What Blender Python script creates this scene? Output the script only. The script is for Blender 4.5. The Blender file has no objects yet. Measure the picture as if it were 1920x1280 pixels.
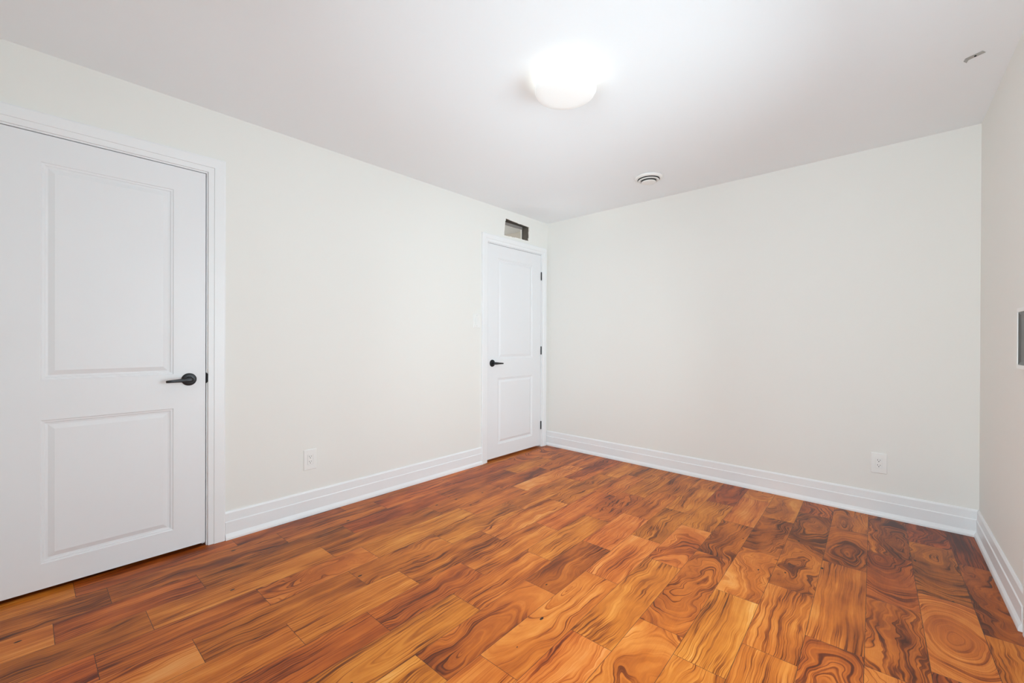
import bpy, bmesh, math, random
from mathutils import Vector, Matrix

# ---------------------------------------------------------------- camera, world, lights, exposure
H = 2.44                      # ceiling height
XL, YB, XR = -2.8426, 3.6929, 0.3728   # left wall plane, back wall plane, right wall x at the back corner
TH = math.radians(0.897)      # the right wall is very slightly out of square
YR = -0.34                    # rear wall plane (behind the camera)
def xr(y, off=0.0):           # x of the right wall surface at y
    return XR - off + math.tan(TH) * (YB - y)

scn = bpy.context.scene
scn.view_settings.view_transform = 'Standard'
scn.view_settings.look = 'None'
scn.view_settings.gamma = 1.0
scn.view_settings.use_curve_mapping = False
scn.view_settings.exposure = 0.09
try:
    scn.cycles.max_bounces = 14
    scn.cycles.diffuse_bounces = 10
    scn.cycles.use_denoising = True
    scn.cycles.sample_clamp_indirect = 6.0
except Exception:
    pass

F_PX, YAW, PITCH, ROLL, CAMH = 787.17, 42.3587, 0.1407, 0.2074, 1.1522
cam_d = bpy.data.cameras.new('camera')
cam_d.sensor_width = 36.0
cam_d.sensor_fit = 'HORIZONTAL'
cam_d.lens = F_PX / 1920.0 * 36.0
cam_d.clip_start = 0.01
cam = bpy.data.objects.new('camera', cam_d)
scn.collection.objects.link(cam)
cy, sy = math.cos(math.radians(YAW)), math.sin(math.radians(YAW))
cp, sp = math.cos(math.radians(PITCH)), math.sin(math.radians(PITCH))
fwd = Vector((-sy * cp, cy * cp, -sp))
rgt = Vector((cy, sy, 0)); upv = rgt.cross(fwd)
cr, sr = math.cos(math.radians(ROLL)), math.sin(math.radians(ROLL))
r2 = rgt * cr + upv * sr
u2 = upv * cr - rgt * sr
cam.matrix_world = Matrix(((r2.x, u2.x, -fwd.x, 0), (r2.y, u2.y, -fwd.y, 0), (r2.z, u2.z, -fwd.z, CAMH), (0, 0, 0, 1)))
scn.camera = cam

world = bpy.data.worlds.new('sky'); scn.world = world
world.use_nodes = True
wn = world.node_tree
bg = wn.nodes['Background']
SKY_UP, SKY_DN = 9.0, 9.4                     # overcast sky above the horizon, glow of unseen ground below it, raised to brighten the ceiling
wtc = wn.nodes.new('ShaderNodeTexCoord'); wsp = wn.nodes.new('ShaderNodeSeparateXYZ')
wmr = wn.nodes.new('ShaderNodeMapRange'); wmr.inputs['From Min'].default_value = -0.06; wmr.inputs['From Max'].default_value = 0.06
wmr.inputs['To Min'].default_value = SKY_DN; wmr.inputs['To Max'].default_value = SKY_UP
wn.links.new(wtc.outputs['Generated'], wsp.inputs[0]); wn.links.new(wsp.outputs[2], wmr.inputs['Value'])
wn.links.new(wmr.outputs[0], bg.inputs['Strength'])
bg.inputs['Color'].default_value = (0.785, 0.928, 1.0, 1)

def add_light(name, kind, loc, rot, power, color=(1, 1, 1), **kw):
    d = bpy.data.lights.new(name, kind); d.energy = power; d.color = color
    for k, v in kw.items(): setattr(d, k, v)
    o = bpy.data.objects.new(name, d); o.location = loc; o.rotation_euler = rot
    scn.collection.objects.link(o); return o

WIN_Y0, WIN_Y1, WIN_Z0, WIN_Z1 = 0.90, 2.45, 0.30, 1.95 # window in the right wall, beside the camera, out of frame
WIN_D = 0.20
REAR_X0, REAR_X1, REAR_Z0, REAR_Z1 = -1.20, 0.30, 0.30, 2.06          # rear window, out of frame behind the camera
# light portals in the two window openings: they only guide the sky light indoors
def portal(name, loc, rot, w, h):
    o = add_light(name, 'AREA', loc, rot, 1.0, shape='RECTANGLE', size=w, size_y=h)
    o.data.cycles.is_portal = True
portal('window_portal', (xr(1.65) + WIN_D + 0.02, (WIN_Y0 + WIN_Y1) / 2, (WIN_Z0 + WIN_Z1) / 2), (0, math.radians(90), 0), WIN_Z1 - WIN_Z0, WIN_Y1 - WIN_Y0 + 0.02)
portal('rear_portal', ((REAR_X0 + REAR_X1) / 2, YR - 0.14, (REAR_Z0 + REAR_Z1) / 2), (math.radians(90), 0, 0), REAR_X1 - REAR_X0, REAR_Z1 - REAR_Z0)

# ---------------------------------------------------------------- materials
def mat(name, color, rough=0.5, metallic=0.0, noise=None, bump=0.0, bscale=200.0, spec=0.5, emit=None):
    m = bpy.data.materials.new(name); m.use_nodes = True
    nt = m.node_tree; b = nt.nodes['Principled BSDF']
    b.inputs['Base Color'].default_value = (*color, 1)
    b.inputs['Roughness'].default_value = rough
    b.inputs['Metallic'].default_value = metallic
    b.inputs['Specular IOR Level'].default_value = spec
    tc = nt.nodes.new('ShaderNodeTexCoord')
    if noise:
        n = nt.nodes.new('ShaderNodeTexNoise'); n.inputs['Scale'].default_value = noise[0]
        n.inputs['Detail'].default_value = 3
        nt.links.new(tc.outputs['Object'], n.inputs['Vector'])
        mx = nt.nodes.new('ShaderNodeMix'); mx.data_type = 'RGBA'
        mx.inputs['A'].default_value = (*[c * (1 - noise[1]) for c in color], 1)
        mx.inputs['B'].default_value = (*[min(1, c * (1 + noise[1])) for c in color], 1)
        nt.links.new(n.outputs['Fac'], mx.inputs['Factor'])
        nt.links.new(mx.outputs['Result'], b.inputs['Base Color'])
    if bump:
        n2 = nt.nodes.new('ShaderNodeTexNoise'); n2.inputs['Scale'].default_value = bscale
        n2.inputs['Detail'].default_value = 2
        nt.links.new(tc.outputs['Object'], n2.inputs['Vector'])
        bp = nt.nodes.new('ShaderNodeBump'); bp.inputs['Strength'].default_value = bump
        bp.inputs['Distance'].default_value = 0.001
        nt.links.new(n2.outputs['Fac'], bp.inputs['Height'])
        nt.links.new(bp.outputs['Normal'], b.inputs['Normal'])
    if emit:
        b.inputs['Emission Color'].default_value = (*emit[0], 1)
        b.inputs['Emission Strength'].default_value = emit[1]
    return m

M_WALL = mat('wall_paint', (0.795, 0.787, 0.752), 0.75, noise=(1.2, 0.006), bump=0.15, bscale=350)
M_CEIL = mat('ceiling_paint', (0.862, 0.90, 0.925), 0.85, noise=(1.0, 0.004), bump=0.1, bscale=300)
M_TRIM = mat('white_trim_paint', (0.82, 0.828, 0.835), 0.38, noise=(2.0, 0.004))
M_DOOR = mat('white_door_paint', (0.785, 0.792, 0.805), 0.42, noise=(2.0, 0.004), bump=0.05, bscale=500)
M_BLACK = mat('black_metal', (0.028, 0.028, 0.03), 0.38, 0.6, noise=(60, 0.1))
M_PLASTIC = mat('white_plastic', (0.82, 0.82, 0.80), 0.3, noise=(10, 0.004))
M_SLOT = mat('slot_dark', (0.02, 0.02, 0.02), 0.6, noise=(30, 0.1))
M_STEEL = mat('dull_steel', (0.42, 0.42, 0.40), 0.5, 0.0, noise=(80, 0.08))
M_VENTD = mat('vent_shadow_grey', (0.035, 0.035, 0.035), 0.6, noise=(40, 0.05))
M_STUD = mat('raw_stud', (0.10, 0.085, 0.07), 0.8, noise=(30, 0.2))
M_PAPER = mat('grey_drywall_paper', (0.34, 0.31, 0.29), 0.85, noise=(20, 0.05))
M_GYP = mat('torn_drywall', (0.86, 0.84, 0.80), 0.9, noise=(120, 0.05), bump=0.6, bscale=400)
M_HALL = mat('closet_paint', (0.62, 0.60, 0.56), 0.8, noise=(2, 0.02))
M_DARK = mat('dark_panel_face', (0.085, 0.085, 0.078), 0.35, noise=(30, 0.06))
M_SHADE = mat('opal_shade', (0.72, 0.72, 0.71), 0.35, noise=(10, 0.002), emit=((1.0, 1.0, 0.98), 0.22))

def glass_mat():
    m = bpy.data.materials.new('window_glass'); m.use_nodes = True
    nt = m.node_tree; nt.nodes.clear()
    out = nt.nodes.new('ShaderNodeOutputMaterial'); t = nt.nodes.new('ShaderNodeBsdfTransparent')
    g = nt.nodes.new('ShaderNodeBsdfGlossy'); g.inputs['Roughness'].default_value = 0.02
    fr = nt.nodes.new('ShaderNodeFresnel'); fr.inputs['IOR'].default_value = 1.45
    mx = nt.nodes.new('ShaderNodeMixShader')
    nt.links.new(fr.outputs[0], mx.inputs[0]); nt.links.new(t.outputs[0], mx.inputs[1])
    nt.links.new(g.outputs[0], mx.inputs[2]); nt.links.new(mx.outputs[0], out.inputs[0])
    return m
M_GLASS = glass_mat()

def wood_mat():
    m = bpy.data.materials.new('acacia_planks'); m.use_nodes = True
    nt = m.node_tree; b = nt.nodes['Principled BSDF']; L = nt.links.new
    def N(t, **k):
        n = nt.nodes.new(t)
        for a, v in k.items(): setattr(n, a, v)
        return n
    def math_(op, a, c=None, d=None):
        n = N('ShaderNodeMath', operation=op)
        for i, v in enumerate((a, c, d)):
            if v is None: continue
            if isinstance(v, (int, float)): n.inputs[i].default_value = v
            else: L(v, n.inputs[i])
        return n.outputs[0]
    def comb(x, y, z):
        n = N('ShaderNodeCombineXYZ')
        for i, v in enumerate((x, y, z)):
            if isinstance(v, (int, float)): n.inputs[i].default_value = v
            else: L(v, n.inputs[i])
        return n.outputs[0]
    def noise(vec, scale=1.0, detail=2.0, rough=0.5, out='Fac', dist=0.0):
        n = N('ShaderNodeTexNoise'); n.inputs['Scale'].default_value = scale
        n.inputs['Detail'].default_value = detail; n.inputs['Roughness'].default_value = rough
        n.inputs['Distortion'].default_value = dist
        L(vec, n.inputs['Vector']); return n.outputs[out]
    def attr(name):
        a = N('ShaderNodeAttribute', attribute_name=name, attribute_type='GEOMETRY')
        s = N('ShaderNodeSeparateXYZ'); L(a.outputs['Vector'], s.inputs[0]); return s.outputs
    uv = N('ShaderNodeUVMap', uv_map='board'); s = N('ShaderNodeSeparateXYZ'); L(uv.outputs[0], s.inputs[0])
    l, mm = s.outputs[0], s.outputs[1]
    g = attr('grain'); rn = attr('rnd'); sz = attr('size'); wv = attr('warp')
    id1 = math_('MULTIPLY', rn[0], 57.0); id2 = math_('MULTIPLY', rn[1], 83.0)
    # warp field: long soft waves along the board
    wvec = comb(math_('MULTIPLY', l, 5.0), math_('MULTIPLY', mm, 3.2), id1)
    w1 = math_('MULTIPLY', math_('SUBTRACT', noise(wvec, 1.0, 2.0, 0.45), 0.5), wv[0])
    wvec2 = comb(math_('MULTIPLY', l, 9.0), math_('MULTIPLY', mm, 7.0), id2)
    w2 = math_('MULTIPLY', math_('SUBTRACT', noise(wvec2, 1.0, 2.0, 0.45), 0.5), math_('MULTIPLY', wv[0], 0.55))
    v = math_('ADD', math_('ADD', math_('SUBTRACT', l, g[0]), w1), w2)
    u = math_('MULTIPLY', math_('ADD', math_('SUBTRACT', mm, g[1]), math_('MULTIPLY', w1, 1.5)), g[2])
    R = math_('SQRT', math_('ADD', math_('ADD', math_('MULTIPLY', v, v), math_('MULTIPLY', u, u)), 0.00001))
    R = math_('MULTIPLY', R, wv[1])            # wider growth rings on the strongly figured boards
    # broad heartwood/sapwood bands that follow the rings
    n1 = noise(comb(math_('MULTIPLY', R, 17.0), math_('MULTIPLY', mm, 0.9), id1), 1.0, 3.0, 0.55)
    # thin growth lines
    n2 = noise(comb(math_('MULTIPLY', R, 150.0), math_('MULTIPLY', mm, 1.6), id2), 1.0, 3.0, 0.6)
    # dark veins
    n3 = noise(comb(math_('MULTIPLY', R, 74.0), math_('MULTIPLY', mm, 1.3), math_('ADD', id1, 9.0)), 1.0, 2.0, 0.5)
    vein = math_('SUBTRACT', 1.0, math_('MINIMUM', math_('MULTIPLY', math_('ABSOLUTE', math_('SUBTRACT', n3, 0.5)), 22.0), 1.0))
    vein_mask = noise(comb(math_('MULTIPLY', l, 7.0), math_('MULTIPLY', mm, 3.0), math_('ADD', id2, 3.0)), 1.0, 1.0, 0.5)
    vm = N('ShaderNodeMapRange'); vm.inputs['From Min'].default_value = 0.36; vm.inputs['From Max'].default_value = 0.56
    L(vein_mask, vm.inputs['Value'])
    vein = math_('MULTIPLY', vein, vm.outputs[0])
    # cloudy figure
    n4 = noise(comb(math_('MULTIPLY', l, 8.0), math_('MULTIPLY', mm, 4.0), math_('ADD', id1, 20.0)), 1.0, 3.0, 0.55)
    # fine fibres
    n5 = noise(comb(math_('MULTIPLY', l, 700.0), math_('MULTIPLY', mm, 16.0), id1), 1.0, 2.0, 0.6)
    f = math_('ADD', math_('MULTIPLY', n1, 0.60), math_('MULTIPLY', n4, 0.34))
    f = math_('ADD', f, math_('MULTIPLY', n2, 0.36))
    f = math_('SUBTRACT', f, 0.165)
    f = math_('ADD', f, math_('MULTIPLY', math_('SUBTRACT', rn[2], 0.5), 0.34))
    f = math_('ADD', f, math_('MULTIPLY', math_('SUBTRACT', n5, 0.5), 0.10))
    f = math_('SUBTRACT', f, math_('MULTIPLY', vein, 0.24))
    rmp = N('ShaderNodeValToRGB'); L(f, rmp.inputs[0]); e = rmp.color_ramp.elements
    cols = [(0.18, (0.070, 0.016, 0.004)), (0.32, (0.190, 0.045, 0.006)), (0.42, (0.385, 0.102, 0.009)),
            (0.53, (0.570, 0.172, 0.016)), (0.65, (0.720, 0.275, 0.040)), (0.80, (0.830, 0.430, 0.130))]
    e[0].position, e[0].color = cols[0][0], (*cols[0][1], 1)
    e[1].position, e[1].color = cols[-1][0], (*cols[-1][1], 1)
    for p_, c_ in cols[1:-1]:
        q = e.new(p_); q.color = (*c_, 1)
    # hue drift board to board
    hs = N('ShaderNodeHueSaturation')
    L(math_('ADD', 0.487, math_('MULTIPLY', rn[1], 0.013)), hs.inputs['Hue'])
    hs.inputs['Saturation'].default_value = 1.0
    L(rmp.outputs[0], hs.inputs['Color'])
    # small dark pin knots
    vo = N('ShaderNodeTexVoronoi'); vo.inputs['Scale'].default_value = 1.0
    L(comb(math_('MULTIPLY', l, 9.0), math_('MULTIPLY', mm, 4.5), id2), vo.inputs['Vector'])
    kn = math_('LESS_THAN', vo.outputs['Distance'], 0.05)
    mk = N('ShaderNodeMix', data_type='RGBA'); L(kn, mk.inputs['Factor']); L(hs.outputs[0], mk.inputs['A'])
    mk.inputs['B'].default_value = (0.03, 0.012, 0.008, 1)
    # seams between boards
    e2 = attr('size')
    uv2 = N('ShaderNodeUVMap', uv_map='edge'); s2 = N('ShaderNodeSeparateXYZ'); L(uv2.outputs[0], s2.inputs[0])
    d1 = math_('MINIMUM', s2.outputs[0], math_('SUBTRACT', e2[0], s2.outputs[0]))
    d2 = math_('MINIMUM', s2.outputs[1], math_('SUBTRACT', e2[1], s2.outputs[1]))
    dd = math_('MINIMUM', d1, d2)
    mr = N('ShaderNodeMapRange'); mr.inputs['From Min'].default_value = 0.0004; mr.inputs['From Max'].default_value = 0.0013
    L(dd, mr.inputs['Value'])
    ms = N('ShaderNodeMix', data_type='RGBA'); L(mr.outputs[0], ms.inputs['Factor'])
    ms.inputs['A'].default_value = (0.055, 0.022, 0.012, 1); L(mk.outputs['Result'], ms.inputs['B'])
    L(ms.outputs['Result'], b.inputs['Base Color'])
    rr = math_('ADD', 0.30, math_('MULTIPLY', n2, 0.12)); L(rr, b.inputs['Roughness'])
    b.inputs['Specular IOR Level'].default_value = 0.24
    bp = N('ShaderNodeBump'); bp.inputs['Strength'].default_value = 0.35; bp.inputs['Distance'].default_value = 0.0006
    L(math_('ADD', mr.outputs[0], math_('MULTIPLY', n2, 0.12)), bp.inputs['Height'])
    L(bp.outputs['Normal'], b.inputs['Normal'])
    return m
M_WOOD = wood_mat()

# ---------------------------------------------------------------- helpers
C = scn.collection
def link_mesh(name, bm, m, parent=None, bevel=0.0, smooth=False):
    bmesh.ops.remove_doubles(bm, verts=bm.verts, dist=1e-6)
    bmesh.ops.recalc_face_normals(bm, faces=bm.faces)
    me = bpy.data.meshes.new(name); bm.to_mesh(me); bm.free()
    if smooth:
        for p in me.polygons: p.use_smooth = True
        try: me.set_sharp_from_angle(angle=math.radians(38))
        except Exception: pass
    me.materials.append(m)
    o = bpy.data.objects.new(name, me); C.objects.link(o)
    if parent: o.parent = parent
    if bevel:
        md = o.modifiers.new('edge', 'BEVEL'); md.width = bevel; md.segments = 2; md.limit_method = 'ANGLE'
        md.angle_limit = math.radians(40)
    return o
def tag(o, label=None, cat=None, group=None, kind=None):
    if label: o['label'] = label
    if cat: o['category'] = cat
    if group: o['group'] = group
    if kind: o['kind'] = kind
    return o
def empty(name, loc, rz=0.0):
    o = bpy.data.objects.new(name, None); o.empty_display_size = 0.05
    o.location = loc; o.rotation_euler = (0, 0, rz); C.objects.link(o); return o
def box(bm, lo, hi):
    vs = [bm.verts.new((x, y, z)) for x in (lo[0], hi[0]) for y in (lo[1], hi[1]) for z in (lo[2], hi[2])]
    for f in ((0, 1, 3, 2), (4, 6, 7, 5), (0, 4, 5, 1), (2, 3, 7, 6), (0, 2, 6, 4), (1, 5, 7, 3)):
        bm.faces.new([vs[i] for i in f])
def bbox(lo, hi):
    bm = bmesh.new(); box(bm, lo, hi); return bm
def loft(bm, rings, cap=True):
    rs = [[bm.verts.new(p) for p in r] for r in rings]
    n = len(rs[0])
    for a, c in zip(rs, rs[1:]):
        for i in range(n):
            bm.faces.new((a[i], a[(i + 1) % n], c[(i + 1) % n], c[i]))
    if cap:
        bm.faces.new(rs[0][::-1]); bm.faces.new(rs[-1])
    return rs
def lathe(bm, prof, fn, seg=48):
    """prof: (radius, height) pairs; fn(radius, angle, height) -> point"""
    rings = [[fn(r, 2 * math.pi * i / seg, h) for i in range(seg)] for r, h in prof]
    loft(bm, rings)
def slab(outer, holes, fn, t0, t1):
    """flat plate with holes: outlines are (u, v); fn(u, v, t) -> point; thickness from t0 to t1"""
    bm = bmesh.new()
    loops = [outer] + holes
    layers = []
    for t in (t0, t1):
        edges = []; vl = []
        for lp in loops:
            vs = [bm.verts.new(fn(u, v, t)) for u, v in lp]; vl.append(vs)
            for i in range(len(vs)):
                edges.append(bm.edges.new((vs[i], vs[(i + 1) % len(vs)])))
        bmesh.ops.triangle_fill(bm, edges=edges, use_beauty=True, use_dissolve=False)
        layers.append(vl)
    for a, c in zip(*layers):
        for i in range(len(a)):
            j = (i + 1) % len(a)
            bm.faces.new((a[i], a[j], c[j], c[i]))
    return bm
def rect(u0, v0, u1, v1):
    return [(u0, v0), (u1, v0), (u1, v1), (u0, v1)]

# ---------------------------------------------------------------- floor: every board as its own face, laid at a slight angle
random.seed(11)
AL = math.radians(1.64); PW = 0.178; S0 = -0.0200
def unst(s, t): return (s * math.cos(AL) - t * math.sin(AL), s * math.sin(AL) + t * math.cos(AL))
joints = {  # row index k: boards between S0-(k+1)*PW and S0-k*PW; joint positions along the boards
 -4: [2.95, 2.30, 1.7], -3: [3.171, 2.470, 1.93, 1.3], -2: [3.340, 2.685, 2.07, 1.53], -1: [3.037, 2.485, 1.95, 1.21],
 0: [3.283, 2.746, 2.001, 1.46], 1: [3.42, 2.888, 2.320, 1.79, 1.05], 2: [3.179, 2.630, 2.100, 1.56],
 3: [3.47, 2.939, 2.419, 1.671, 1.13], 4: [3.227, 2.696, 2.166, 1.424, 0.89], 5: [3.438, 2.892, 2.360, 1.834, 1.091],
 6: [3.159, 2.620, 2.102, 1.573, 0.935], 7: [3.52, 2.976, 2.42, 1.797, 1.272, 0.52], 8: [3.39, 2.86, 2.114, 1.475, 0.947],
 9: [3.25, 2.499, 1.80, 1.221, 0.694], 10: [2.975, 2.230, 1.583, 1.053, 0.422], 11: [3.30, 2.52, 1.95, 1.226, 0.699, 0.167],
 12: [3.05, 2.43, 1.813, 1.077, 0.337], 13: [3.33, 2.791, 2.034, 1.286, 0.549], 14: [3.0, 2.246, 1.62, 0.980, 0.25],
 15: [2.72, 2.05, 1.416, 0.78, 0.151], 16: [3.1, 2.4, 1.7, 0.9, 0.3]}
special = {  # (row, upper end): (centre across, centre along from lower end, stretch k, warp, tone)
 (-3, 9): (0.3, 0.2, 0.05, 0.03, 0.02), (-2, 2.685): (0.095, 0.30, 0.55, 0.07, 0.62), (-2, 3.340): (0.1, 0.5, 0.54, 0.208, 0.34),
 (-1, 2.485): (-0.16, 0.6, 0.16, 0.2, 0.5), (-1, 3.037): (0.07, 0.5, 0.45, 0.16, 0.34), (-1, 9): (0.15, 0.2, 0.2, 0.2, 0.28),
 (0, 2.746): (0.4, 0.2, 0.04, 0.03, 0.62), (0, 2.001): (0.09, 0.25, 0.3, 0.16, 0.52), (0, 3.283): (0.1, 0.18, 0.48, 0.16, 0.22),
 (1, 2.320): (-0.25, 0.4, 0.06, 0.08, 0.78), (1, 2.888): (0.07, 0.25, 0.3, 0.26, 0.45), (1, 3.42): (0.1, 0.3, 0.36, 0.208, 0.3),
 (2, 2.630): (-0.12, -0.1, 0.3, 0.286, 0.52), (2, 2.100): (0.35, 0.3, 0.05, 0.04, 0.72), (2, 3.179): (0.02, 0.6, 0.24, 0.26, 0.42),
 (3, 2.939): (0.25, 0.2, 0.2, 0.18, 0.24), (3, 2.419): (0.08, 0.4, 0.27, 0.208, 0.5), (3, 1.671): (0.12, 0.1, 0.21, 0.182, 0.66),
 (4, 2.166): (-0.1, 0.5, 0.1, 0.1, 0.76), (4, 2.696): (0.12, -0.2, 0.24, 0.26, 0.66), (4, 3.227): (0.2, 0.3, 0.1, 0.1, 0.7),
 (4, 1.424): (0.3, 0.3, 0.05, 0.12, 0.74), (5, 1.834): (0.02, 0.55, 0.18, 0.1, 0.74), (5, 1.091): (0.3, 0.2, 0.04, 0.03, 0.7),
 (6, 1.573): (0.12, 0.15, 0.22, 0.13, 0.48), (7, 1.272): (0.09, 0.62, 0.1, 0.04, 0.6), (8, 0.947): (0.25, 0.3, 0.06, 0.05, 0.34),
 (11, 0.699): (0.4, 0.3, 0.03, 0.03, 0.44), (12, 1.077): (0.3, 0.2, 0.04, 0.03, 0.66)}
bmf = bmesh.new()
uvb = bmf.loops.layers.uv.new('board'); uve = bmf.loops.layers.uv.new('edge')
la = {n: bmf.faces.layers.float_vector.new(n) for n in ('grain', 'rnd', 'size', 'warp')}
T_LO, T_HI = -0.9, 4.2
for k in range(-5, 18):
    s1 = S0 - k * PW; s0 = s1 - PW
    js = sorted(joints.get(k, [0.5 + random.random(), 1.6 + random.random() * .3, 2.9]))
    lo = js[0] - random.uniform(0.45, 0.7)
    js = [T_LO] + ([lo] if lo > T_LO + 0.2 else []) + js + [T_HI]
    for t0, t1 in zip(js, js[1:]):
        vs = [bmf.verts.new((*unst(s, t), 0.0)) for s, t in ((s0, t0), (s1, t0), (s1, t1), (s0, t1))]
        f = bmf.faces.new(vs)
        key = (k, 9 if t1 == T_HI else t1)
        figured = random.random() < max(0.12, min(0.8, 0.85 - (k + 1) * 0.075))
        tone_r = min(.85, max(.12, random.gauss(.46 if k < 2 else (.38 if k > 11 else .57), .12)))
        if key in special:
            cx, cm, kk, wp, tone = special[key]
        elif figured:
            cx, cm, kk, wp, tone = random.uniform(-.12, .30), random.uniform(-.1, t1 - t0 + .1), random.uniform(.07, .24), random.uniform(.10, .24), tone_r
        else:
            cx, cm, kk, wp, tone = random.choice((-1, 1)) * random.uniform(.15, .5) + .09, random.uniform(0, .7), random.uniform(.02, .07), random.uniform(.04, .12), tone_r
        off = Vector((0, 0))
        for lp, (ll, mmv) in zip(f.loops, ((0, 0), (PW, 0), (PW, t1 - t0), (0, t1 - t0))):
            lp[uvb].uv = (ll, mmv); lp[uve].uv = (ll, mmv)
        f[la['grain']] = (cx, cm, kk)
        f[la['rnd']] = (random.random(), random.random(), tone)
        f[la['size']] = (PW, t1 - t0, 0)
        f[la['warp']] = (wp, 0.62 if wp > .095 else 1.0, 0)
FX0, FX1, FY0, FY1 = XL - 0.115, 0.62, YR - 0.1, YB + 0.1
for co, no in (((FX0, 0, 0), (-1, 0, 0)), ((FX1, 0, 0), (1, 0, 0)), ((0, FY0, 0), (0, -1, 0)), ((0, FY1, 0), (0, 1, 0))):
    bmesh.ops.bisect_plane(bmf, geom=bmf.verts[:] + bmf.edges[:] + bmf.faces[:], plane_co=co, plane_no=no, clear_outer=True)
for f in bmf.faces: f.normal_update()
box(bmf, (FX0 - 1.4, FY0, -0.12), (FX1, FY1, -0.004))
me = bpy.data.meshes.new('floor'); bmf.to_mesh(me); bmf.free(); me.materials.append(M_WOOD)
floor = bpy.data.objects.new('floor', me); C.objects.link(floor); tag(floor, kind='structure')

# ---------------------------------------------------------------- walls and ceiling
WT = 0.115            # left wall thickness (two drywall sheets on studs)
D1A, D1B = -0.183, 0.579      # near door leaf, along the left wall
D2A, D2B = 2.776, 3.580       # far door leaf
DTOP, DBOT = 2.074, 0.021
GAP = 0.004; JT = 0.018
fnL = lambda u, v, t: (XL - t, u, v)
def ragged(pts, seed, step=0.014, amp=0.0022):
    rnd = random.Random(seed); out = []
    for i, (a, c) in enumerate(zip(pts, pts[1:] + pts[:1])):
        d = math.dist(a, c); n = max(1, int(d / step))
        for j in range(n):
            f = j / n
            o = 0 if j == 0 else rnd.uniform(-amp, amp)
            nx, ny = (c[1] - a[1]) / d, -(c[0] - a[0]) / d
            out.append((a[0] + (c[0] - a[0]) * f + nx * o, a[1] + (c[1] - a[1]) * f + ny * o))
    return out
hole = ragged([(2.999, 2.186), (3.16, 2.190), (3.165, 2.196), (3.36, 2.193), (3.378, 2.197), (3.372, 2.222), (3.382, 2.232), (3.381, 2.345),
               (3.366, 2.341), (3.021, 2.357), (3.019, 2.333), (3.003, 2.322)], 3)
bhole = ragged([(2.985, 2.150), (3.376, 2.150), (3.376, 2.331), (2.985, 2.331)], 5, amp=0.0015)
e = GAP + JT
doors_h = [rect(D1A - e, 0.0005, D1B + e, DTOP + e), rect(D2A - e, 0.0005, D2B + e, DTOP + e)]
def outline_with_doors(y0, y1, z1):
    pts = [(y0, 0)]
    for a, b_ in ((D1A - e, D1B + e), (D2A - e, D2B + e)):
        pts += [(a, 0), (a, DTOP + e), (b_, DTOP + e), (b_, 0)]
    return pts + [(y1, 0), (y1, z1), (y0, z1)]
bm = slab(outline_with_doors(YR - .1, YB, H), [hole], fnL, 0.0, 0.0127)
wl = link_mesh('wall_left', bm, M_WALL); tag(wl, kind='structure')
inner = link_mesh('wall_left_inner', slab(outline_with_doors(YR - .1, YB + 0.05, H), [bhole], fnL, WT - 0.0127, WT), M_PAPER)
inner.data.materials.append(M_GYP)          # cut edges show the gypsum core
for p in inner.data.polygons:
    if abs(p.normal.x) < .5: p.material_index = 1
tag(inner, kind='structure')
# studs and header seen inside the opening
tag(link_mesh('trim_5', bbox((XL - WT + 0.0128, 3.386, 2.10), (XL - 0.0128, 3.424, H)), M_STUD), kind='structure')
tag(link_mesh('trim_6', bbox((XL - WT + 0.0128, 2.93, 2.362), (XL - 0.0128, 3.3855, 2.40)), M_STUD), kind='structure')
# torn paper rim round the hole
rim = slab(ragged([(2.996, 2.182), (3.385, 2.189), (3.388, 2.349), (3.016, 2.361)], 8, amp=0.001), [hole], fnL, -0.0006, -0.00005)
tag(link_mesh('trim_7', rim, M_GYP), kind='structure')

tag(link_mesh('wall_back', bbox((XL - WT, YB, 0), (0.7, YB + 0.1, H)), M_WALL), kind='structure')
# right wall with its window opening (mesh follows the slight angle)
fnR = lambda u, v, t: (xr(u) + t, u, v)
bm = slab(rect(YR - .1, 0, YB + .05, H), [rect(WIN_Y0, WIN_Z0, WIN_Y1, WIN_Z1)], fnR, 0.0, WIN_D)
tag(link_mesh('wall_right', bm, M_WALL), kind='structure')
fnB = lambda u, v, t: (u, YR - t, v)
bm = slab(rect(XL - WT, 0, xr(YR), H), [rect(REAR_X0, REAR_Z0, REAR_X1, REAR_Z1)], fnB, 0.0, 0.12)
tag(link_mesh('wall_rear', bm, M_WALL), kind='structure')
tag(link_mesh('ceiling', bbox((XL - WT - 1.4, YR - 0.1, H), (0.7, YB + 0.1, H + 0.1)), M_CEIL), kind='structure')
# the room behind the left wall
bm = bmesh.new()
box(bm, (XL - WT - 1.4, YR - .1, 0), (XL - WT - 1.35, YB + .1, H))
box(bm, (XL - WT - 1.35, 3.735, 0), (XL - WT, YB + .1, H))
box(bm, (XL - WT - 1.35, YR - .1, 0), (XL - WT, YR - .05, H))
box(bm, (XL - WT - 1.35, 2.28, 0), (XL - WT, 2.33, H))
tag(link_mesh('wall_closet', bm, M_HALL), kind='structure')
add_light('closet_fill', 'POINT', (XL - WT - 0.75, 2.9, 2.1), (0, 0, 0), 10.0, (1.0, 0.95, 0.88), shadow_soft_size=0.06)  # added fill for the space seen through the hole; no lamp is seen there

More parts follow.
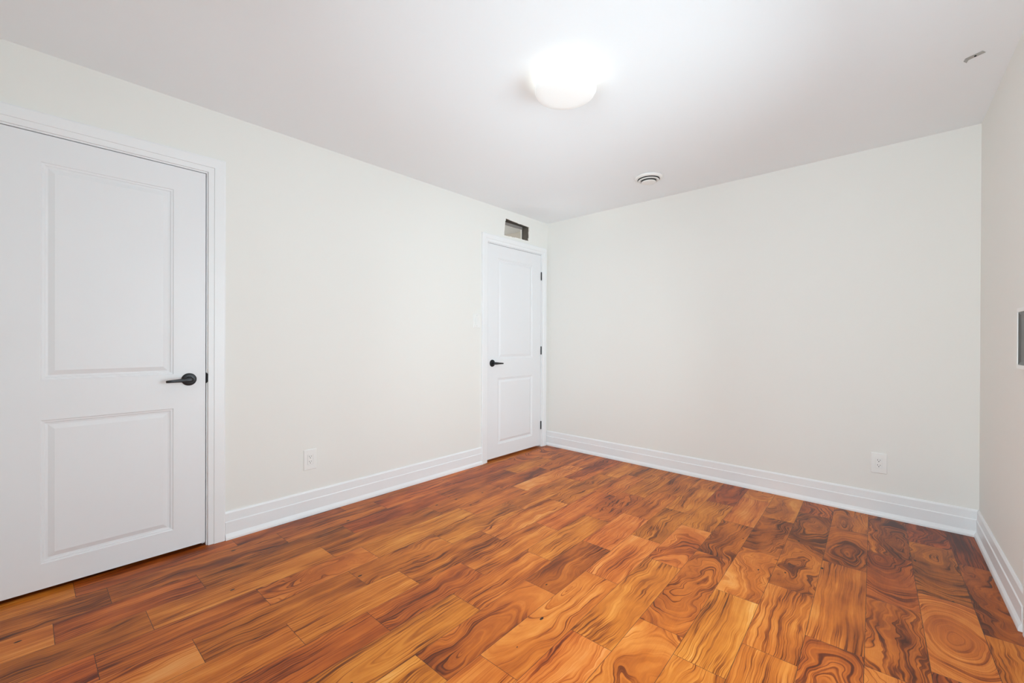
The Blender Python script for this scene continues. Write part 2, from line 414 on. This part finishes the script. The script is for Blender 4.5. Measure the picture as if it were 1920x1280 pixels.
# ---------------------------------------------------------------- windows (out of frame)
def window(name, fn, u0, v0, u1, v1, depth):
    t = 0.05
    fr = slab(rect(u0, v0, u1, v1), [rect(u0 + t, v0 + t, (u0 + u1) / 2 - .02, v1 - t), rect((u0 + u1) / 2 + .02, v0 + t, u1 - t, v1 - t)], fn, depth - .07, depth - .02)
    o = link_mesh(name, fr, M_TRIM); tag(o, kind='structure')
    g = slab(rect(u0 + t, v0 + t, u1 - t, v1 - t), [], fn, depth - .047, depth - .043)
    link_mesh('pane', g, M_GLASS, o)
    c = slab(rect(u0 - .08, v0 - .08, u1 + .08, v1 + .08), [rect(u0, v0, u1, v1)], fn, -.015, 0)
    link_mesh('window_casing', c, M_TRIM, o)
window('window_1', fnR, WIN_Y0, WIN_Z0, WIN_Y1, WIN_Z1, WIN_D)
window('window_2', fnB, REAR_X0, REAR_Z0, REAR_X1, REAR_Z1, 0.12)

# ---------------------------------------------------------------- baseboards
BP = [(0, 0), (.022, 0), (.022, .011), (.0195, .021), (.0115, .034), (.0135, .100), (.0095, .105), (.0095, .150), (.0045, .160), (0, .160)]
def board(name, a, b_, n):
    """a, b_: floor points on the wall line; n: unit vector into the room"""
    bm = bmesh.new(); n = Vector((*n, 0)); a = Vector((*a, 0)); b_ = Vector((*b_, 0))
    loft(bm, [[p + n * (h + 0.0002) + Vector((0, 0, z + .0004)) for h, z in BP] for p in (a, b_)])
    return tag(link_mesh(name, bm, M_TRIM), kind='structure')
board('baseboard_left', (XL, D1B + .0925), (XL, D2A - .0735), (1, 0))
board('baseboard_back', (XL + .0, YB), (XR, YB), (0, -1))
nr = (-math.cos(TH), -math.sin(TH))
board('baseboard_right', (xr(YB), YB), (xr(2.60), 2.60), nr)
board('baseboard_rear', (XL, YR), (xr(YR), YR), (0, 1))
# low white end post where the right baseboard stops
bm = slab(rect(2.30, 0.0005, 2.575, 0.300), [], fnR, -0.014, -0.0003)
tag(link_mesh('trim_1', bm, M_TRIM, bevel=.002), kind='structure')

# ---------------------------------------------------------------- doors
def casing(y0, y1, ztop, w, wr, parent):
    """stepped flat casing round the opening, mitred at the top; wr = visible width of the right leg"""
    P = [(0, 0), (0, .010), (.026, .0115), (.028, .0155), (w - .006, .0175), (w, .015), (w, 0)]
    bm = bmesh.new()
    def q(d, hgt, stage):
        dr = min(d, wr)
        return {0: (XL + hgt, y0 - d, .001), 1: (XL + hgt, y0 - d, ztop + d), 2: (XL + hgt, y1 + dr, ztop + d), 3: (XL + hgt, y1 + dr, .001)}[stage]
    loft(bm, [[q(d, hh + .0002, s_) for d, hh in P] for s_ in range(4)])
    return link_mesh('casing', bm, M_TRIM, parent)
def leaf(y0, y1, panels, parent):
    """moulded two-panel door leaf, face just behind the wall plane"""
    X0 = XL - 0.001; th = 0.035
    bm = bmesh.new()
    outer = rect(y0, DBOT, y1, DTOP)
    edges = []
    ov = [bm.verts.new((X0, u, v)) for u, v in outer]
    edges += [bm.edges.new((ov[i], ov[(i + 1) % 4])) for i in range(4)]
    prof = [(0, 0), (.003, -.0035), (.011, -.0045), (.014, -.008), (.022, -.009), (.040, -.0025), (.043, -.0015)]
    for (a, z0, c, z1) in panels:
        rings = []
        for d, dx in prof:
            rings.append([bm.verts.new((X0 + dx, u, v)) for u, v in rect(a + d, z0 + d, c - d, z1 - d)])
        edges += [bm.edges.new((rings[0][i], rings[0][(i + 1) % 4])) for i in range(4)]
        for r0, r1 in zip(rings, rings[1:]):
            for i in range(4): bm.faces.new((r0[i], r0[(i + 1) % 4], r1[(i + 1) % 4], r1[i]))
        bm.faces.new(rings[-1])
    bmesh.ops.triangle_fill(bm, edges=edges, use_beauty=True)
    bv = [bm.verts.new((X0 - th, u, v)) for u, v in outer]
    for i in range(4): bm.faces.new((ov[i], ov[(i + 1) % 4], bv[(i + 1) % 4], bv[i]))
    bm.faces.new(bv)
    return link_mesh('door_leaf', bm, M_DOOR, parent)
def jamb(y0, y1, parent):
    a, b_ = y0 - GAP, y1 + GAP; t = DTOP + GAP
    bm = slab([(a - JT, .001), (a, .001), (a, t), (b_, t), (b_, .001), (b_ + JT, .001), (b_ + JT, t + JT), (a - JT, t + JT)], [], fnL, 0.0, WT)
    # door stop behind the leaf
    s_ = .012
    bm2 = slab([(a + .0005, .001), (a + s_, .001), (a + s_, t - s_), (b_ - s_, t - s_), (b_ - s_, .001), (b_ - .0005, .001), (b_ - .0005, t - .0005), (a + .0005, t - .0005)], [], fnL, 0.038, 0.07)
    me_ = bpy.data.meshes.new('tmp'); bm2.to_mesh(me_); bm2.free(); bm.from_mesh(me_); bpy.data.meshes.remove(me_)
    return link_mesh('door_jamb', bm, M_TRIM, parent)
def handle(y, z, dr, parent):
    X = XL - 0.001
    fx = lambda r, a, hh: (X + hh, y + r * math.cos(a), z + r * math.sin(a))
    bm = bmesh.new(); lathe(bm, [(.0338, 0), (.0338, .004), (.0325, .0065), (.029, .008), (.016, .009), (.0125, .013), (.012, .030)], fx)
    hd = link_mesh('door_handle', bm, M_BLACK, parent, smooth=True)
    hd['label'] = 'matte black lever handle'
    bm = bmesh.new(); rings = []
    #  along the lever: distance from the spindle, half height, inner x, outer x
    for s_, hh, xi, xo in ((-.0145, .004, .036, .046), (-.012, .0085, .033, .050), (-.004, .0115, .030, .053), (.006, .0118, .030, .054),
                           (.022, .0108, .034, .053), (.045, .0088, .039, .052), (.075, .0072, .042, .053), (.102, .0062, .043, .054), (.1045, .005, .0445, .0525)):
        zc = z - .002 * max(0, s_) / .1 * 2
        r_ = min(hh, (xo - xi) / 2) * .5; ring = []
        for cx_, cz_, a0 in ((xo - r_, hh - r_, 0), (xi + r_, hh - r_, 90), (xi + r_, -hh + r_, 180), (xo - r_, -hh + r_, 270)):
            for a in (0, 30, 60, 90):
                A = math.radians(a0 + a)
                ring.append((X + cx_ + r_ * math.cos(A), y + dr * s_, zc + cz_ + r_ * math.sin(A)))
        rings.append(ring)
    loft(bm, rings)
    link_mesh('lever', bm, M_BLACK, hd, smooth=True)
def hinge(y, z0, z1, parent):
    bm = bmesh.new(); n = 5; hgt = (z1 - z0) / n
    for i in range(n):
        lathe(bm, [(.0050, z0 + i * hgt + .0004), (.0056, z0 + i * hgt + .001), (.0056, z0 + (i + 1) * hgt - .001), (.0050, z0 + (i + 1) * hgt - .0004)],
              lambda r, a, hh: (XL + .0045 + r * math.cos(a), y + r * math.sin(a), hh), 16)
    lathe(bm, [(.003, z0 - .003), (.0045, z0), (.0045, z1), (.003, z1 + .003)], lambda r, a, hh: (XL + .0045 + r * math.cos(a), y + r * math.sin(a), hh), 12)
    o = link_mesh('hinge', bm, M_BLACK, parent, smooth=True); o['label'] = 'black hinge'
    return o
# near door
d1 = empty('door_1', (0, 0, 0))
tag(d1, 'large white two-panel door at the left edge with black lever handle', 'door', kind='structure')
lf = leaf(D1A, D1B, [(-.033, .134, .4385, .783), (-.033, .965, .4385, 1.950)], d1)
jamb(D1A, D1B, d1); casing(D1A - .011, D1B + .011, DTOP + .012, .080, .080, d1)
handle(.505, .934, -1, lf)
bm = bmesh.new()      # curved lip of the strike plate
rg = []
for xx, yy in ((-.030, D1B + .0022), (-.001, D1B + .0022), (.003, D1B + .003), (.0045, D1B + .008), (.0040, D1B + .0125)):
    kz = .029 if xx < .004 else .022
    rg.append([(XL + xx, yy, .9375 - kz), (XL + xx + .0016, yy + .0012, .9375 - kz), (XL + xx + .0016, yy + .0012, .9375 + kz), (XL + xx, yy, .9375 + kz)])
loft(bm, rg); o = link_mesh('strike_plate', bm, M_BLACK, d1); o['label'] = 'black strike plate'
# hinge side of the near door is out of frame
for z0 in (.19, 1.0, 1.80): hinge(D1A - .002, z0, z0 + .085, d1)
# far door
d2 = empty('door_2', (0, 0, 0))
tag(d2, 'far white two-panel door beside the room corner, black hinges on its right', 'door', kind='structure')
lf = leaf(D2A, D2B, [(2.914, .143, 3.442, .786), (2.914, .971, 3.442, 1.948)], d2)
jamb(D2A, D2B, d2); casing(D2A - .011, D2B + .011, DTOP + .012, .072, .094, d2)
handle(2.838, .934, 1, lf)
for z0, z1 in ((1.808, 1.892), (1.003, 1.087), (.193, .277)): hinge(D2B + .002, z0, z1, d2)

# ---------------------------------------------------------------- wall plates
def outlet(name, fn, u, z, label):
    """fn(u, v, t): t towards the room"""
    def F(a, c, t): return fn(u + a, z + c, t)
    root = empty(name, (0, 0, 0)); tag(root, label, 'outlet', 'duplex outlets above the baseboards')
    w, h = .0415, .0665; iw, ih = .0168, .0335
    def rr(w_, h_, r, n=5):
        out = []
        for cx_, cz_, a0 in ((w_ - r, h_ - r, 0), (-w_ + r, h_ - r, 90), (-w_ + r, -h_ + r, 180), (w_ - r, -h_ + r, 270)):
            for i in range(n): A = math.radians(a0 + 90 * i / (n - 1)); out.append((cx_ + r * math.cos(A), cz_ + r * math.sin(A)))
        return out
    bm = bmesh.new()
    rings = []
    for w_, h_, t in ((w, h, .0002), (w, h, .0028), (w - .0035, h - .0035, .0058), (iw + .0012, ih + .0012, .0060), (iw + .0008, ih + .0008, .0040)):
        rings.append([F(a, c, t) for a, c in rr(w_, h_, .003 if w_ > .03 else .001)])
    loft(bm, rings)
    link_mesh('cover_plate', bm, M_PLASTIC, root)
    bm = bmesh.new()
    loft(bm, [[F(a, c, t) for a, c in rr(w_, h_, .0012)] for w_, h_, t in ((iw, ih, .0035), (iw, ih, .0064), (iw - .001, ih - .001, .0070))])
    rec = link_mesh('receptacle', bm, M_PLASTIC, root)
    for s_ in (1, -1):
        c = s_ * .0165 + .003
        bm = bmesh.new()
        for a, hw, hh in ((-.0063, .0011, .0042), (.0063, .0011, .0034)):
            loft(bm, [[F(a + x_, c + .002 + z_, t) for x_, z_ in rect(-hw, -hh, hw, hh)] for t in (.0066, .00712)])
        A = [math.radians(20 * i) for i in range(18)]
        loft(bm, [[F(.0025 * math.cos(q_), c - .0085 + .0027 * math.sin(q_), t) for q_ in A] for t in (.0066, .00714)])
        link_mesh('socket_slots', bm, M_SLOT, rec)
    for c in (.0485, -.0485):
        bm = bmesh.new(); A = [math.radians(30 * i) for i in range(12)]
        loft(bm, [[F(.0028 * math.cos(q_), c + .0028 * math.sin(q_), t) for q_ in A] for t in (.0050, .0064)])
        link_mesh('screw', bm, M_PLASTIC, root)
    return root
fnl = lambda u, v, t: (XL + t, u, v)
fnb = lambda u, v, t: (u, YB - t, v)
outlet('wall_outlet', fnl, 1.147, .3648, 'white wall outlet low on the left wall between the two doors')
outlet('wall_outlet', fnb, -.0745, .3490, 'white wall outlet low on the back wall near the right corner')

sw = empty('light_switch', (0, 0, 0)); tag(sw, 'white rocker light switch on the left wall beside the far door', 'switch')
u, z = 2.632, 1.332
bm = bmesh.new()
loft(bm, [[fnl(u + a, z + c, t) for a, c in rect(-w_, -h_, w_, h_)] for w_, h_, t in ((.0425, .0655, .0002), (.0425, .0655, .0028), (.039, .062, .0058), (.0178, .0345, .0060), (.0175, .0342, .0042))])
link_mesh('cover_plate', bm, M_PLASTIC, sw)
bm = bmesh.new()
loft(bm, [[fnl(u + .016, z - .033, .0035), fnl(u + .016, z - .033, .0085), fnl(u + .016, z, .0058), fnl(u + .016, z + .033, .0062), fnl(u + .016, z + .033, .0035)],
          [fnl(u - .016, z - .033, .0035), fnl(u - .016, z - .033, .0085), fnl(u - .016, z, .0058), fnl(u - .016, z + .033, .0062), fnl(u - .016, z + .033, .0035)]])
link_mesh('rocker', bm, M_PLASTIC, sw)
for c in (.0485, -.0485):
    bm = bmesh.new(); A = [math.radians(30 * i) for i in range(12)]
    loft(bm, [[fnl(u + .0026 * math.cos(q_), z + c + .0026 * math.sin(q_), t) for q_ in A] for t in (.0050, .0064)])
    link_mesh('screw', bm, M_STEEL, sw)

# dark framed panel at the right edge
wp = empty('wall_panel', (0, 0, 0)); tag(wp, 'small dark recessed panel in a thin white frame on the right wall', 'panel')
fnr = lambda u, v, t: fnR(u, v, -t)
bm = slab(rect(2.47, 1.043, 2.716, 1.294), [rect(2.485, 1.0595, 2.7055, 1.2765)], fnr, .0003, .012)
link_mesh('frame', bm, M_PLASTIC, wp, bevel=.0012)
bm = bmesh.new()
loft(bm, [[fnr(a, c, t) for a, c in rect(2.4855 + d, 1.06 + d, 2.705 - d, 1.276 - d)] for d, t in ((0, .0006), (0, .0095), (.012, .0045), (.014, .0045))])
link_mesh('panel_face', bm, M_DARK, wp)

# ---------------------------------------------------------------- ceiling lamp
LX, LY = -1.194, 1.690
lamp = empty('ceiling_lamp', (LX, LY, H)); tag(lamp, 'round white glowing flush ceiling lamp in the middle of the ceiling', 'lamp')
fz = lambda r, a, hh: (r * math.cos(a), r * math.sin(a), -hh)
bm = bmesh.new(); lathe(bm, [(.075, .0003), (.075, .010), (.070, .014), (.03, .0145), (.02, .044), (.001, .0445)], fz)
link_mesh('mounting_base', bm, M_PLASTIC, lamp, smooth=True)
bm = bmesh.new()
lathe(bm, [(.002, .064), (.10, .062), (.1455, .053), (.1485, .0535), (.1495, .058), (.149, .072), (.143, .083), (.130, .090), (.10, .095), (.05, .098), (.002, .099)], fz, 72)
link_mesh('lamp_shade', bm, M_SHADE, lamp, smooth=True)
add_light('lamp_glow', 'AREA', (LX, LY, H - .050), (math.radians(180), 0, 0), 0.24, (1.0, 1.0, .84), shape='DISK', size=.27)

# ---------------------------------------------------------------- round air vent
v = empty('ceiling_vent', (-1.437, 3.165, H)); tag(v, 'small round white air vent on the ceiling near the back wall', 'vent')
bm = bmesh.new(); lathe(bm, [(.082, .0003), (.100, .0003), (.105, .003), (.104, .010), (.097, .017), (.088, .020), (.084, .019), (.082, .012)], fz, 64)
link_mesh('outer_ring', bm, M_PLASTIC, v, smooth=True)
bm = bmesh.new(); lathe(bm, [(.002, .0004), (.0800, .0004), (.0795, .0255), (.002, .0256)], fz, 64)  # solid dark drum: shade of the outer ring gap put into its colour
link_mesh('shade_band', bm, M_VENTD, v, smooth=True)
bm = bmesh.new(); lathe(bm, [(.060, .0258), (.0785, .0258), (.0785, .0275), (.073, .0315), (.064, .031), (.060, .028)], fz, 64)
link_mesh('inner_ring', bm, M_PLASTIC, v, smooth=True)
bm = bmesh.new(); lathe(bm, [(.002, .0258), (.0585, .0258), (.0565, .0375), (.002, .0376)], fz, 48)  # second dark step, coloured as the shade between inner ring and disc
link_mesh('shade_collar', bm, M_VENTD, v, smooth=True)
bm = bmesh.new(); lathe(bm, [(.002, .0378), (.053, .0378), (.0555, .039), (.054, .0425), (.048, .0445), (.02, .0455), (.002, .0457)], fz, 64)
link_mesh('center_disc', bm, M_PLASTIC, v, smooth=True)

# ---------------------------------------------------------------- small steel plate on the ceiling, right
A = Vector((.235, 2.807, H)); Bq = Vector((.286, 2.781, H)); dv = (Bq - A).normalized(); pv = Vector((-dv.y, dv.x, 0))
mb = empty('mounting_bracket', (0, 0, 0)); tag(mb, 'small grey metal strip fixed to the ceiling near the right wall', 'bracket')
bm = bmesh.new(); w = .0125
pr = [(A + dv * s_ + Vector((0, 0, -zz))) for s_, zz in ((-.004, .0105), (.002, .0008), (.058, .0008))]
loft(bm, [[p + pv * w, p - pv * w, p - pv * w + Vector((0, 0, -.0016)), p + pv * w + Vector((0, 0, -.0016))] for p in pr])
link_mesh('metal_strip', bm, M_STEEL, mb)
bm = bmesh.new(); c0 = A + dv * .030
lathe(bm, [(.0036, 0), (.0036, .0042), (.002, .0050)], lambda r, a, hh: (c0.x + r * math.cos(a), c0.y + r * math.sin(a), H - .0018 - hh), 20)
link_mesh('screw', bm, M_SLOT, mb)
